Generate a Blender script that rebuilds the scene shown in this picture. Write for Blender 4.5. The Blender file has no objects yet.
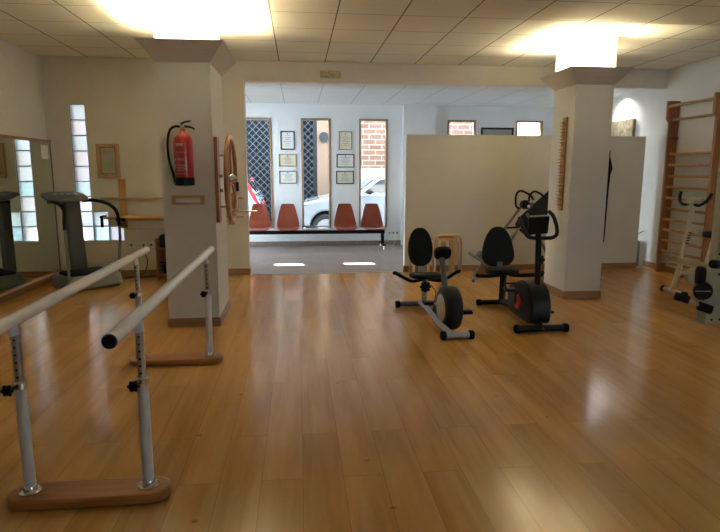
import bpy, bmesh, math, random
from mathutils import Vector, Matrix
random.seed(7)
S = bpy.context.scene
COL = S.collection
PI = math.pi
R = math.radians

# ------------------------------------------------------------------ camera
cam_d = bpy.data.cameras.new('camera'); cam = bpy.data.objects.new('camera', cam_d); COL.objects.link(cam)
cam_d.sensor_width = 36; cam_d.sensor_fit = 'HORIZONTAL'; cam_d.lens = 36 * 575.32 / 720
cr = Vector((0.994441, -0.105274, 0.002329)); cd = Vector((-0.015007, -0.163576, -0.986417)); cf = Vector((0.104225, 0.980898, -0.164247))
cam.matrix_world = Matrix(((cr.x, -cd.x, -cf.x, 0), (cr.y, -cd.y, -cf.y, 0), (cr.z, -cd.z, -cf.z, 1.4207), (0, 0, 0, 1)))
cam_d.clip_start = 0.05
S.camera = cam
# ------------------------------------------------------------------ world, sun, exposure
W = bpy.data.worlds.new('sky'); S.world = W; W.use_nodes = True
W.node_tree.nodes['Background'].inputs[0].default_value = (0.70, 0.84, 1.0, 1)
W.node_tree.nodes['Background'].inputs[1].default_value = 5.6
sd = bpy.data.lights.new('sun', 'SUN'); sun = bpy.data.objects.new('sun', sd); COL.objects.link(sun)
sd.energy = 30; sd.angle = R(0.6); sd.color = (1, 0.93, 0.82)
sun.rotation_euler = Vector((0.26, -1.0, -0.955)).to_track_quat('-Z', 'Y').to_euler()
S.view_settings.view_transform = 'Standard'; S.view_settings.look = 'None'
S.view_settings.gamma = 1; S.view_settings.use_curve_mapping = False
S.view_settings.exposure = 1.6
TUBE_POWER = 145.0

# ------------------------------------------------------------------ materials
def nt(name):
    m = bpy.data.materials.new(name); m.use_nodes = True
    t = m.node_tree; return m, t, t.nodes['Principled BSDF']
def srgb(r, g, b):
    f = lambda c: (c / 255 / 12.92) if c / 255 <= 0.04045 else ((c / 255 + 0.055) / 1.055) ** 2.4
    return (f(r), f(g), f(b))
def P(name, col, rough=0.5, metal=0.0, var=0.08, scale=8.0, bump=0.0, stretch=None, coat=0.0, spec=0.5):
    m, t, b = nt(name)
    tc = t.nodes.new('ShaderNodeTexCoord'); mp = t.nodes.new('ShaderNodeMapping')
    t.links.new(tc.outputs['Object'], mp.inputs[0])
    if stretch: mp.inputs['Scale'].default_value = stretch
    n = t.nodes.new('ShaderNodeTexNoise'); n.inputs['Scale'].default_value = scale; n.inputs['Detail'].default_value = 5
    t.links.new(mp.outputs[0], n.inputs['Vector'])
    cr_ = t.nodes.new('ShaderNodeValToRGB')
    a = [max(0, c * (1 - var)) for c in col]; c2 = [min(1, c * (1 + var)) for c in col]
    cr_.color_ramp.elements[0].position = 0.3; cr_.color_ramp.elements[1].position = 0.7
    cr_.color_ramp.elements[0].color = (*a, 1); cr_.color_ramp.elements[1].color = (*c2, 1)
    t.links.new(n.outputs['Fac'], cr_.inputs[0]); t.links.new(cr_.outputs[0], b.inputs['Base Color'])
    b.inputs['Roughness'].default_value = rough; b.inputs['Metallic'].default_value = metal
    b.inputs['Coat Weight'].default_value = coat; b.inputs['Specular IOR Level'].default_value = spec
    if bump:
        bp = t.nodes.new('ShaderNodeBump'); bp.inputs['Strength'].default_value = bump; bp.inputs['Distance'].default_value = 0.01
        t.links.new(n.outputs['Fac'], bp.inputs['Height']); t.links.new(bp.outputs[0], b.inputs['Normal'])
    return m
def wood(name, col, axis='Z', rough=0.45, var=0.25):
    st = {'X': (0.6, 9, 9), 'Y': (9, 0.6, 9), 'Z': (9, 9, 0.6)}[axis]
    return P(name, col, rough, var=var, scale=5, stretch=st, bump=0.05)
def EM(name, col, s):
    m, t, b = nt(name); b.inputs['Base Color'].default_value = (*col, 1)
    b.inputs['Emission Color'].default_value = (*col, 1); b.inputs['Emission Strength'].default_value = s
    return m

M = {}
M['wall'] = P('wall_paint', (0.68, 0.65, 0.585), 0.85, var=0.03, scale=3, bump=0.02)
M['wall_front'] = P('wall_paint_front', (0.74, 0.76, 0.77), 0.85, var=0.02, scale=3, bump=0.02)
M['collar'] = P('collar_paint', (0.62, 0.56, 0.46), 0.8, var=0.03)
M['skirt'] = wood('skirting_wood', (0.33, 0.17, 0.075), 'X')
M['skirty'] = wood('skirting_wood_side', (0.33, 0.17, 0.075), 'Y')
M['tile_skirt'] = P('tile_skirting', (0.24, 0.18, 0.15), 0.5, var=0.2, scale=30)
M['beech'] = wood('beech_wood', (0.50, 0.27, 0.10), 'Z')
M['beechx'] = wood('beech_wood_rail', (0.52, 0.30, 0.12), 'X')
M['beechy'] = wood('beech_wood_rung', (0.42, 0.23, 0.085), 'Y')
M['red_wood'] = wood('reddish_wood', (0.34, 0.13, 0.042), 'Z', 0.4)
M['base_wood'] = wood('varnished_wood_base', (0.37, 0.14, 0.035), 'X', 0.35)
M['stool_wood'] = wood('pale_birch', (0.60, 0.36, 0.16), 'Z', 0.5)
M['frame_wood'] = wood('window_frame_wood', (0.34, 0.22, 0.13), 'Z', 0.6)
M['black'] = P('black_plastic', (0.006, 0.006, 0.007), 0.45, var=0.2, spec=0.2)
M['blackrub'] = P('black_rubber', (0.006, 0.006, 0.006), 0.75, var=0.2, spec=0.2, scale=40, bump=0.1)
M['pad'] = P('black_vinyl_pad', (0.006, 0.006, 0.007), 0.6, var=0.2, spec=0.2, scale=60, bump=0.15)
M['dgrey'] = P('dark_grey_plastic', (0.018, 0.019, 0.021), 0.5, spec=0.2)
M['mgrey2'] = P('column_grey_plastic', (0.085, 0.09, 0.10), 0.5)
M['console_grey'] = P('console_grey_plastic', (0.12, 0.12, 0.115), 0.45)
M['base_grey'] = P('base_grey_plastic', (0.19, 0.195, 0.185), 0.4)
M['frame_silver'] = P('dull_silver_frame', (0.24, 0.24, 0.24), 0.4, 0.6)
M['mgrey'] = P('grey_plastic', (0.16, 0.165, 0.165), 0.45)
M['lgrey'] = P('light_grey_plastic', (0.30, 0.31, 0.30), 0.4)
M['silver'] = P('silver_paint', (0.42, 0.42, 0.42), 0.32, 0.7)
M['steel'] = P('galvanised_steel', (0.40, 0.38, 0.33), 0.35, 0.85, var=0.15, scale=20)
M['chrome'] = P('chrome', (0.72, 0.72, 0.72), 0.12, 1.0, var=0.02)
M['white_metal'] = P('white_enamel', (0.82, 0.81, 0.79), 0.22, var=0.03, coat=0.4)
M['white_post'] = P('white_post_enamel', (0.66, 0.67, 0.69), 0.3, var=0.03)
M['cream'] = P('cream_enamel', (0.50, 0.45, 0.31), 0.35, var=0.04)
M['cream2'] = P('dark_cream_enamel', (0.36, 0.33, 0.22), 0.4, var=0.06)  # darker cream for the leg machine
M['white'] = P('white_plastic', (0.75, 0.75, 0.73), 0.4, var=0.03)
M['paper'] = P('paper', (0.80, 0.80, 0.77), 0.8, var=0.03)
M['cream_paper'] = P('cream_paper', (0.72, 0.68, 0.52), 0.8, var=0.04)
M['ink'] = P('grey_ink', (0.22, 0.22, 0.22), 0.8)
M['red'] = P('red_enamel', (0.50, 0.022, 0.015), 0.3, var=0.05, coat=0.5)
M['redplast'] = P('red_plastic', (0.5, 0.02, 0.015), 0.4)
M['seat'] = wood('red_brown_moulded_shell', (0.19, 0.034, 0.014), 'Z', 0.36, var=0.15)
M['wheelw'] = wood('wheel_wood', (0.38, 0.15, 0.045), 'Z', 0.3)
M['brass'] = P('brass', (0.5, 0.38, 0.18), 0.3, 0.9)
M['cord'] = P('black_cable', (0.02, 0.02, 0.02), 0.6)
M['asphalt'] = P('asphalt', (0.10, 0.097, 0.093), 0.9, var=0.2, scale=20)
M['carwhite'] = P('white_car_paint', (0.31, 0.325, 0.345), 0.25, coat=0.8, var=0.01)
M['carglass'] = P('dark_car_glass', (0.03, 0.035, 0.04), 0.08, var=0.05)
M['tyre'] = P('tyre_rubber', (0.02, 0.02, 0.02), 0.8)
M['tail'] = P('red_tail_lens', (0.65, 0.03, 0.04), 0.2)
M['plaster'] = P('pink_plaster', (0.15, 0.095, 0.062), 0.9, var=0.05)
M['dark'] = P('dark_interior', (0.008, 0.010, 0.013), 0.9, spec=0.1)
M['lattice'] = P('grille_metal', (0.09, 0.095, 0.11), 0.5, 0.3)
M['amber'] = P('beige_lens', (0.50, 0.42, 0.22), 0.35, var=0.25, scale=25)
M['stone'] = P('rough_stone', (0.30, 0.24, 0.14), 0.9, var=0.5, scale=14, bump=1.0)
M['tube'] = EM('fluorescent_tube', (1.0, 0.87, 0.61), TUBE_POWER)
M['spot'] = EM('downlight_lens', (0.9, 0.95, 1.0), 14)

# clear glass pane
m, t, b = nt('window_glass'); t.nodes.remove(b)
tr = t.nodes.new('ShaderNodeBsdfTransparent'); tr.inputs[0].default_value = (0.93, 0.96, 0.96, 1)
gl = t.nodes.new('ShaderNodeBsdfGlossy'); gl.inputs['Roughness'].default_value = 0.02
mx = t.nodes.new('ShaderNodeMixShader'); mx.inputs[0].default_value = 0.02
t.links.new(tr.outputs[0], mx.inputs[1]); t.links.new(gl.outputs[0], mx.inputs[2]); t.links.new(mx.outputs[0], t.nodes['Material Output'].inputs[0]); M['glass'] = m
# glass block: diffuse-transmitting wavy glass, slightly different tint block by block
m, t, b = nt('glass_block_glass'); t.nodes.remove(b)
tc = t.nodes.new('ShaderNodeTexCoord')
sn = t.nodes.new('ShaderNodeVectorMath'); sn.operation = 'SNAP'; sn.inputs[1].default_value = (0.196, 5, 0.196)
ad = t.nodes.new('ShaderNodeVectorMath'); ad.operation = 'ADD'; ad.inputs[1].default_value = (2.905 + 0.002, 0, -0.482 + 0.002)
t.links.new(tc.outputs['Object'], ad.inputs[0]); t.links.new(ad.outputs[0], sn.inputs[0])
wn = t.nodes.new('ShaderNodeTexWhiteNoise'); wn.noise_dimensions = '3D'; t.links.new(sn.outputs[0], wn.inputs['Vector'])
rp = t.nodes.new('ShaderNodeValToRGB'); rp.color_ramp.interpolation = 'LINEAR'
rp.color_ramp.elements[0].color = (0.80, 0.95, 0.98, 1); rp.color_ramp.elements[1].color = (0.97, 0.92, 0.94, 1)
t.links.new(wn.outputs['Value'], rp.inputs[0])
no = t.nodes.new('ShaderNodeTexNoise'); no.inputs['Scale'].default_value = 22; t.links.new(tc.outputs['Object'], no.inputs['Vector'])
bp = t.nodes.new('ShaderNodeBump'); bp.inputs['Strength'].default_value = 0.5; bp.inputs['Distance'].default_value = 0.02; t.links.new(no.outputs['Fac'], bp.inputs['Height'])
tl = t.nodes.new('ShaderNodeBsdfTranslucent'); t.links.new(rp.outputs[0], tl.inputs[0]); t.links.new(bp.outputs[0], tl.inputs['Normal'])
rf = t.nodes.new('ShaderNodeBsdfRefraction'); rf.inputs['IOR'].default_value = 1.05; rf.inputs['Roughness'].default_value = 0.35; t.links.new(rp.outputs[0], rf.inputs[0]); t.links.new(bp.outputs[0], rf.inputs['Normal'])
mx = t.nodes.new('ShaderNodeMixShader'); mx.inputs[0].default_value = 0.5
t.links.new(tl.outputs[0], mx.inputs[1]); t.links.new(rf.outputs[0], mx.inputs[2])
gs = t.nodes.new('ShaderNodeBsdfGlossy'); gs.inputs['Roughness'].default_value = 0.1
mx2 = t.nodes.new('ShaderNodeMixShader'); mx2.inputs[0].default_value = 0.06
t.links.new(mx.outputs[0], mx2.inputs[1]); t.links.new(gs.outputs[0], mx2.inputs[2])
t.links.new(mx2.outputs[0], t.nodes['Material Output'].inputs[0]); M['block'] = m
# mirror
m, t, b = nt('mirror_glass'); b.inputs['Metallic'].default_value = 1; b.inputs['Roughness'].default_value = 0.01; b.inputs['Base Color'].default_value = (0.72, 0.77, 0.70, 1); M['mirror'] = m

def brickmat(name, c1, c2, mortar, sx, sz, rot, msize=0.02, rough=0.9, bump=0.4):
    """sx, sz: brick width and height in metres"""
    m, t, b = nt(name)
    g = t.nodes.new('ShaderNodeNewGeometry'); mp = t.nodes.new('ShaderNodeMapping'); mp.inputs['Rotation'].default_value = rot
    t.links.new(g.outputs['Position'], mp.inputs[0])
    k = t.nodes.new('ShaderNodeTexBrick'); t.links.new(mp.outputs[0], k.inputs['Vector'])
    k.inputs['Color1'].default_value = (*c1, 1); k.inputs['Color2'].default_value = (*c2, 1); k.inputs['Mortar'].default_value = (*mortar, 1)
    k.inputs['Scale'].default_value = 1; k.inputs['Brick Width'].default_value = sx; k.inputs['Row Height'].default_value = sz
    k.inputs['Mortar Size'].default_value = msize; k.inputs['Mortar Smooth'].default_value = 0.1
    t.links.new(k.outputs['Color'], b.inputs['Base Color']); b.inputs['Roughness'].default_value = rough
    bp = t.nodes.new('ShaderNodeBump'); bp.inputs['Strength'].default_value = bump; bp.inputs['Distance'].default_value = 0.01; bp.invert = True
    t.links.new(k.outputs['Fac'], bp.inputs['Height']); t.links.new(bp.outputs[0], b.inputs['Normal'])
    return m, t, b, k
M['brick'] = brickmat('street_brick', (0.105, 0.042, 0.024), (0.14, 0.068, 0.043), (0.19, 0.145, 0.11), 0.32, 0.128, (R(90), 0, 0), 0.018)[0]
M['tilefloor'], t, b, k = brickmat('brown_tile_floor', (0.22, 0.165, 0.14), (0.27, 0.205, 0.18), (0.15, 0.12, 0.11), 0.33, 0.33, (0, 0, 0), 0.004, 0.35, 0.1)
k.offset = 0
# laminate floor: planks along Y
m, t, b, k = brickmat('laminate_floor', (0.0, 0.0, 0.0), (1, 1, 1), (0.5, 0.5, 0.5), 1.25, 0.19, (0, 0, R(90)), 0.0012, 0.27, 0.15)
for l in list(b.inputs['Base Color'].links): t.links.remove(l)
k.offset = 0.37
g = t.nodes.new('ShaderNodeNewGeometry')
# a per-plank offset of the grain pattern
sc = t.nodes.new('ShaderNodeVectorMath'); sc.operation = 'MULTIPLY'; sc.inputs[1].default_value = (15, 1.1, 1); t.links.new(g.outputs['Position'], sc.inputs[0])
of = t.nodes.new('ShaderNodeVectorMath'); of.operation = 'MULTIPLY'; of.inputs[1].default_value = (9, 7, 11); t.links.new(k.outputs['Color'], of.inputs[0])
a2 = t.nodes.new('ShaderNodeVectorMath'); a2.operation = 'ADD'; t.links.new(sc.outputs[0], a2.inputs[0]); t.links.new(of.outputs[0], a2.inputs[1])
n1 = t.nodes.new('ShaderNodeTexNoise'); n1.inputs['Scale'].default_value = 0.55; n1.inputs['Detail'].default_value = 6; n1.inputs['Roughness'].default_value = 0.62; n1.inputs['Distortion'].default_value = 0.15
t.links.new(a2.outputs[0], n1.inputs['Vector'])
r1 = t.nodes.new('ShaderNodeValToRGB'); e = r1.color_ramp.elements
e[0].position = 0.30; e[0].color = (0.46, 0.22, 0.055, 1); e[1].position = 0.72; e[1].color = (0.66, 0.38, 0.13, 1)
e2 = e.new(0.5); e2.color = (0.58, 0.31, 0.09, 1)
t.links.new(n1.outputs['Fac'], r1.inputs[0])
# knots
vs = t.nodes.new('ShaderNodeVectorMath'); vs.operation = 'MULTIPLY'; vs.inputs[1].default_value = (1.6, 1.9, 1); t.links.new(g.outputs['Position'], vs.inputs[0])
vo = t.nodes.new('ShaderNodeTexVoronoi'); vo.inputs['Randomness'].default_value = 1; vo.inputs['Scale'].default_value = 2.2; t.links.new(vs.outputs[0], vo.inputs['Vector'])
rk = t.nodes.new('ShaderNodeValToRGB'); rk.color_ramp.elements[0].position = 0.02; rk.color_ramp.elements[0].color = (0.5, 0.40, 0.30, 1); rk.color_ramp.elements[1].position = 0.07; rk.color_ramp.elements[1].color = (1, 1, 1, 1)
t.links.new(vo.outputs['Distance'], rk.inputs[0])
mk = t.nodes.new('ShaderNodeMixRGB'); mk.blend_type = 'MULTIPLY'; mk.inputs[0].default_value = 0.8; t.links.new(r1.outputs[0], mk.inputs[1]); t.links.new(rk.outputs[0], mk.inputs[2])
# per-plank tone
rt = t.nodes.new('ShaderNodeValToRGB'); rt.color_ramp.elements[0].color = (0.93, 0.91, 0.88, 1); rt.color_ramp.elements[1].color = (1.06, 1.05, 1.03, 1)
t.links.new(k.outputs['Color'], rt.inputs[0])
mt = t.nodes.new('ShaderNodeMixRGB'); mt.blend_type = 'MULTIPLY'; mt.inputs[0].default_value = 1; t.links.new(mk.outputs[0], mt.inputs[1]); t.links.new(rt.outputs[0], mt.inputs[2])
# seams
ms = t.nodes.new('ShaderNodeMixRGB'); ms.inputs[2].default_value = (0.33, 0.16, 0.05, 1); t.links.new(k.outputs['Fac'], ms.inputs[0]); t.links.new(mt.outputs[0], ms.inputs[1])
t.links.new(ms.outputs[0], b.inputs['Base Color'])
b.inputs['Roughness'].default_value = 0.17
b.inputs['Specular IOR Level'].default_value = 0.55
M['laminate'] = m
# ceiling tiles (0.6 m grid) : thin joints plus speckle
def ceilmat(name, base, ox, oy, jx, jy):
    m, t, b = nt(name)
    g = t.nodes.new('ShaderNodeNewGeometry'); sx = t.nodes.new('ShaderNodeSeparateXYZ'); t.links.new(g.outputs['Position'], sx.inputs[0])
    def line(out, off, w):
        a = t.nodes.new('ShaderNodeMath'); a.operation = 'SUBTRACT'; a.inputs[1].default_value = off - 0.3; t.links.new(out, a.inputs[0])
        q = t.nodes.new('ShaderNodeMath'); q.operation = 'FLOORED_MODULO'; q.inputs[1].default_value = 0.6; t.links.new(a.outputs[0], q.inputs[0])
        s = t.nodes.new('ShaderNodeMath'); s.operation = 'SUBTRACT'; s.inputs[1].default_value = 0.3; t.links.new(q.outputs[0], s.inputs[0])
        u = t.nodes.new('ShaderNodeMath'); u.operation = 'ABSOLUTE'; t.links.new(s.outputs[0], u.inputs[0])
        c = t.nodes.new('ShaderNodeMath'); c.operation = 'LESS_THAN'; c.inputs[1].default_value = w / 2; t.links.new(u.outputs[0], c.inputs[0])
        return c
    lx = line(sx.outputs[0], ox, 0.013); ly = line(sx.outputs[1], oy, 0.012)
    m1 = t.nodes.new('ShaderNodeMixRGB'); m1.inputs[1].default_value = (*base, 1); m1.inputs[2].default_value = (*jx, 1); t.links.new(lx.outputs[0], m1.inputs[0])
    m2 = t.nodes.new('ShaderNodeMixRGB'); m2.inputs[2].default_value = (*jy, 1); t.links.new(m1.outputs[0], m2.inputs[1]); t.links.new(ly.outputs[0], m2.inputs[0])
    n = t.nodes.new('ShaderNodeTexNoise'); n.inputs['Scale'].default_value = 90
    bp = t.nodes.new('ShaderNodeBump'); bp.inputs['Strength'].default_value = 0.12; bp.inputs['Distance'].default_value = 0.004
    t.links.new(g.outputs['Position'], n.inputs['Vector']); t.links.new(n.outputs['Fac'], bp.inputs['Height']); t.links.new(bp.outputs[0], b.inputs['Normal'])
    t.links.new(m2.outputs[0], b.inputs['Base Color']); b.inputs['Roughness'].default_value = 0.9
    return m
M['ceiling'] = ceilmat('ceiling_tiles', (0.79, 0.76, 0.62), -0.2286, 7.93, (0.16, 0.14, 0.10), (0.33, 0.30, 0.21))
M['ceiling_front'] = ceilmat('ceiling_tiles_front', (0.68, 0.70, 0.70), -0.2286, 8.13, (0.42, 0.42, 0.42), (0.50, 0.51, 0.51))

# ------------------------------------------------------------------ mesh helpers
class MB:
    def __init__(s): s.bm = bmesh.new()
    def box(s, x0, x1, y0, y1, z0, z1, mat=None):
        v = [s.bm.verts.new((x, y, z)) for x in (x0, x1) for y in (y0, y1) for z in (z0, z1)]
        if mat:
            for q in v: q.co = mat @ q.co
        for f in ((0, 1, 3, 2), (4, 6, 7, 5), (0, 4, 5, 1), (2, 3, 7, 6), (0, 2, 6, 4), (1, 5, 7, 3)): s.bm.faces.new([v[i] for i in f])
        return s
    def tube(s, pts, r, seg=12, closed=False, smooth=0, squash=None):
        pts = [Vector(p) for p in pts]
        if smooth: pts = curve(pts, smooth, closed)
        n = len(pts); rr = r if isinstance(r, (list, tuple)) else [r] * n
        if len(rr) != n: rr = [rr[0] + (rr[-1] - rr[0]) * i / (n - 1) for i in range(n)]
        rings = []; up = None
        for i, p in enumerate(pts):
            if closed: d = pts[(i + 1) % n] - pts[i - 1]
            else: d = pts[min(i + 1, n - 1)] - pts[max(i - 1, 0)]
            d.normalize()
            if up is None: up = Vector((0, 0, 1)) if abs(d.z) < 0.9 else Vector((1, 0, 0))
            up = (up - d * up.dot(d))
            if up.length < 1e-4: up = d.orthogonal()
            up.normalize(); sd_ = d.cross(up)
            k = squash or (1, 1)
            rings.append([s.bm.verts.new(p + (up * math.cos(a) * k[0] + sd_ * math.sin(a) * k[1]) * rr[i]) for a in [2 * PI * j / seg for j in range(seg)]])
        m_ = n if closed else n - 1
        for i in range(m_):
            A, B = rings[i], rings[(i + 1) % n]
            for j in range(seg): s.bm.faces.new((A[j], A[(j + 1) % seg], B[(j + 1) % seg], B[j]))
        if not closed:
            s.bm.faces.new(rings[0][::-1]); s.bm.faces.new(rings[-1])
        return s
    def cyl(s, a, b, r, r2=None, seg=24): return s.tube([a, b], [r, r if r2 is None else r2], seg)
    def lathe(s, prof, c=(0, 0, 0), axis='Z', seg=28):
        c = Vector(c); rings = []
        for r, h in prof:
            ring = []
            for j in range(seg):
                a = 2 * PI * j / seg; x, y = max(r, 1e-4) * math.cos(a), max(r, 1e-4) * math.sin(a)
                ring.append(s.bm.verts.new(c + Vector({'Z': (x, y, h), 'X': (h, x, y), 'Y': (x, h, y)}[axis])))
            rings.append(ring)
        for A, B in zip(rings, rings[1:]):
            for j in range(seg): s.bm.faces.new((A[j], A[(j + 1) % seg], B[(j + 1) % seg], B[j]))
        s.bm.faces.new(rings[0][::-1]); s.bm.faces.new(rings[-1])
        return s
    def prism(s, poly, vec):
        vec = Vector(vec); A = [s.bm.verts.new(p) for p in poly]; B = [s.bm.verts.new(Vector(p) + vec) for p in poly]
        s.bm.faces.new(A); s.bm.faces.new(B[::-1]); n = len(poly)
        for i in range(n): s.bm.faces.new((A[i], B[i], B[(i + 1) % n], A[(i + 1) % n]))
        return s
    def ball(s, c, r, sc=(1, 1, 1), rot=None):
        q = bmesh.ops.create_uvsphere(s.bm, u_segments=20, v_segments=12, radius=r)['verts']
        for v in q:
            v.co = Vector((v.co.x * sc[0], v.co.y * sc[1], v.co.z * sc[2]))
            if rot: v.co = rot @ v.co
            v.co += Vector(c)
        return s
    def pad(s, c, sx, sy, sz, p=3.2, rot=None, taper=0.0):
        """superellipsoid cushion"""
        q = bmesh.ops.create_uvsphere(s.bm, u_segments=32, v_segments=18, radius=1)['verts']
        f = lambda u, e: math.copysign(abs(u) ** e, u)
        for v in q:
            x, y, z = v.co; rad = math.hypot(x, y)
            ca, sa = (x / rad, y / rad) if rad > 1e-6 else (1, 0)
            k = 2 / p; zz = f(z, k * 0.8); rr_ = max(0, 1 - abs(z) ** 4) ** 0.25 if abs(z) < 1 else 0
            v.co = Vector((f(ca, k) * rr_ * sx * (1 + taper * f(sa, k)), f(sa, k) * rr_ * sy, z * sz))
            if rot: v.co = rot @ v.co
            v.co += Vector(c)
        return s
    def ring(s, c, R_, r, axis='X', seg=48, cs=10, squash=(1, 1)):
        c = Vector(c); pts = []
        for j in range(seg):
            a = 2 * PI * j / seg; x, y = R_ * math.cos(a), R_ * math.sin(a)
            pts.append(c + Vector({'Z': (x, y, 0), 'X': (0, x, y), 'Y': (x, 0, y)}[axis]))
        return s.tube(pts, r, cs, closed=True, squash=squash)
    def build(s, name, mat, parent=None, bevel=0.0, sharp=0.7, seg=2):
        bmesh.ops.recalc_face_normals(s.bm, faces=s.bm.faces)
        for f in s.bm.faces: f.smooth = True
        for e_ in s.bm.edges:
            if len(e_.link_faces) == 2 and e_.calc_face_angle(0) > sharp: e_.smooth = False
        me = bpy.data.meshes.new(name); s.bm.to_mesh(me); s.bm.free()
        me.materials.append(M[mat] if isinstance(mat, str) else mat)
        o = bpy.data.objects.new(name, me); COL.objects.link(o)
        if parent: o.parent = parent
        if bevel:
            bv = o.modifiers.new('bevel', 'BEVEL'); bv.width = bevel; bv.segments = seg; bv.limit_method = 'ANGLE'; bv.angle_limit = R(35)
        return o
def curve(pts, k, closed=False):
    out = []; n = len(pts)
    g_ = (lambda i: pts[i % n]) if closed else (lambda i: pts[max(0, min(n - 1, i))])
    for i in range(n if closed else n - 1):
        p0, p1, p2, p3 = g_(i - 1), g_(i), g_(i + 1), g_(i + 2)
        for j in range(k):
            t_ = j / k
            out.append(0.5 * ((2 * p1) + (p2 - p0) * t_ + (2 * p0 - 5 * p1 + 4 * p2 - p3) * t_ ** 2 + (3 * p1 - p0 - 3 * p2 + p3) * t_ ** 3))
    if not closed: out.append(pts[-1])
    return out
def tag(o, label, cat, group=None, kind=None):
    o['label'] = label; o['category'] = cat
    if group: o['group'] = group
    if kind: o['kind'] = kind
    return o
def thing(name, label, cat, loc=(0, 0, 0), rz=0, group=None):
    o = bpy.data.objects.new(name, None); COL.objects.link(o); o.location = loc; o.rotation_euler = (0, 0, rz); o.empty_display_size = 0.1
    return tag(o, label, cat, group)
def struct(name, mb, mat, parent=None, label=None, cat=None, bevel=0.0):
    o = mb.build(name, mat, parent, bevel)
    if parent is None:
        o['kind'] = 'structure'
        o['label'] = label or name.replace('_', ' '); o['category'] = cat or name.split('_')[0]
    return o
def dup(o, parent=None, loc=None, rot=None, label=None):
    c = o.copy(); COL.objects.link(c)
    if parent: c.parent = parent
    if loc is not None: c.location = loc
    if rot is not None: c.rotation_euler = rot
    if label: c['label'] = label
    for ch in list(o.children): dup(ch, c)
    return c

# ------------------------------------------------------------------ room shell
XL, XR, YH, YB, ZC, ZF = -3.2, 5.2, 7.93, 10.9, 2.827, 2.62
FX0 = -1.55          # left wall of the front room
YR = -2.6            # wall behind the camera
struct('floor_laminate', MB().box(XL - .1, XR + .1, YR - .1, YH + 0.0, -0.12, 0), 'laminate', label='honey-coloured laminate plank floor of the exercise room', cat='floor')
struct('floor_tiles', MB().box(FX0 - .1, XR + .1, YH + 0.0, YB + .2, -0.12, 0.0), 'tilefloor', label='brown tiled floor of the waiting room', cat='floor')
struct('trim_1', MB().box(-0.69, 1.46, YH - .02, YH + .02, 0.0, 0.004), 'silver', label='thin metal threshold strip between laminate and tiles', cat='trim')
struct('ceiling', MB().box(XL - .1, XR + .1, YR - .1, YH + .01, ZC, ZC + .1), 'ceiling', label='tiled suspended ceiling of the exercise room', cat='ceiling')
struct('ceiling_front', MB().box(FX0 - .1, XR + .1, YH + .14, YB + .3, ZF, ZF + .1), 'ceiling_front', label='lower tiled ceiling of the waiting room', cat='ceiling')
struct('wall_left', MB().box(XL - .15, XL, YR - .1, YH + .16, 0, ZC), 'wall', label='plain left wall with the mirror', cat='wall')
struct('wall_right', MB().box(XR, XR + .15, YR - .1, YB + .1, 0, ZC + .1), 'wall', label='right wall behind the climbing bars', cat='wall')
rx0, rx1, rz0, rz1 = 3.8, 5.1, 1.0, 2.3
struct('wall_rear', MB().box(XL - .1, rx0, YR - .15, YR, 0, ZC).box(rx1, XR + .1, YR - .15, YR, 0, ZC).box(rx0, rx1, YR - .15, YR, 0, rz0).box(rx0, rx1, YR - .15, YR, rz1, ZC), 'wall', label='wall behind the viewer', cat='wall')
# header wall: left part with the glass block opening, header beam over the waiting room
D = 0.15
GX = [-2.905, -2.709, -2.513, -2.317]; gz0, gz1, gz2, gz3 = 0.482, 0.678, 0.874, 2.246
w = MB()
w.box(XL, GX[0], YH, YH + D, 0, ZC); w.box(GX[0], GX[3], YH, YH + D, 0, gz0); w.box(GX[3], -0.69, YH, YH + D, 0, ZC)
w.box(GX[2], GX[3], YH, YH + D, gz1, ZC); w.box(GX[1], GX[2], YH, YH + D, gz2, ZC); w.box(GX[0], GX[1], YH, YH + D, gz3, ZC)
w.box(-0.69, XR, YH, YH + D, 2.567, ZC)
struct('wall_middle', w, 'wall', label='cream wall with the glass block window and the beam above the opening', cat='wall')
# half-height partition
struct('wall_partition', MB().box(1.475, 4.95, YH, YH + .1, 0, 1.905), 'wall', label='half-height partition behind the exercise bikes', cat='wall')
# waiting room walls
wins = [(-0.99, -0.475), (0.06, 0.605), (1.135, 1.675), (2.81, 3.36), (4.145, 4.68)]
w = MB(); z0w, z1w = 0.34, 2.36
xs = [FX0 - .1] + [v for p in wins for v in p] + [XR + .1]
for i in range(0, len(xs), 2): w.box(xs[i], xs[i + 1], YB, YB + .2, 0, ZF + .1)
for a, b_ in wins: w.box(a, b_, YB, YB + .2, 0, z0w); w.box(a, b_, YB, YB + .2, z1w, ZF + .1)
struct('wall_front', w, 'wall_front', label='bluish white street wall of the waiting room with tall windows', cat='wall')
dy0, dy1, dz = 8.3, 10.6, 2.45
struct('wall_front_left', MB().box(FX0 - .15, FX0, YH + D, dy0, 0, ZF + .1).box(FX0 - .15, FX0, dy1, YB + .1, 0, ZF + .1).box(FX0 - .15, FX0, dy0, dy1, dz, ZF + .1), 'wall_front', label='left wall of the waiting room', cat='wall')
struct('wall_pilaster', MB().box(1.95, 2.56, YB - .10, YB, 0, ZF), 'wall_front', label='shallow white pilaster right of the tall windows', cat='wall')
# roof slab over everything so that no sky light leaks in
struct('wall_roof', MB().box(XL - .3, XR + .3, YR - .3, YB + .3, ZC + .11, ZC + .3), 'wall', label='roof slab above the ceilings', cat='wall')
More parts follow.
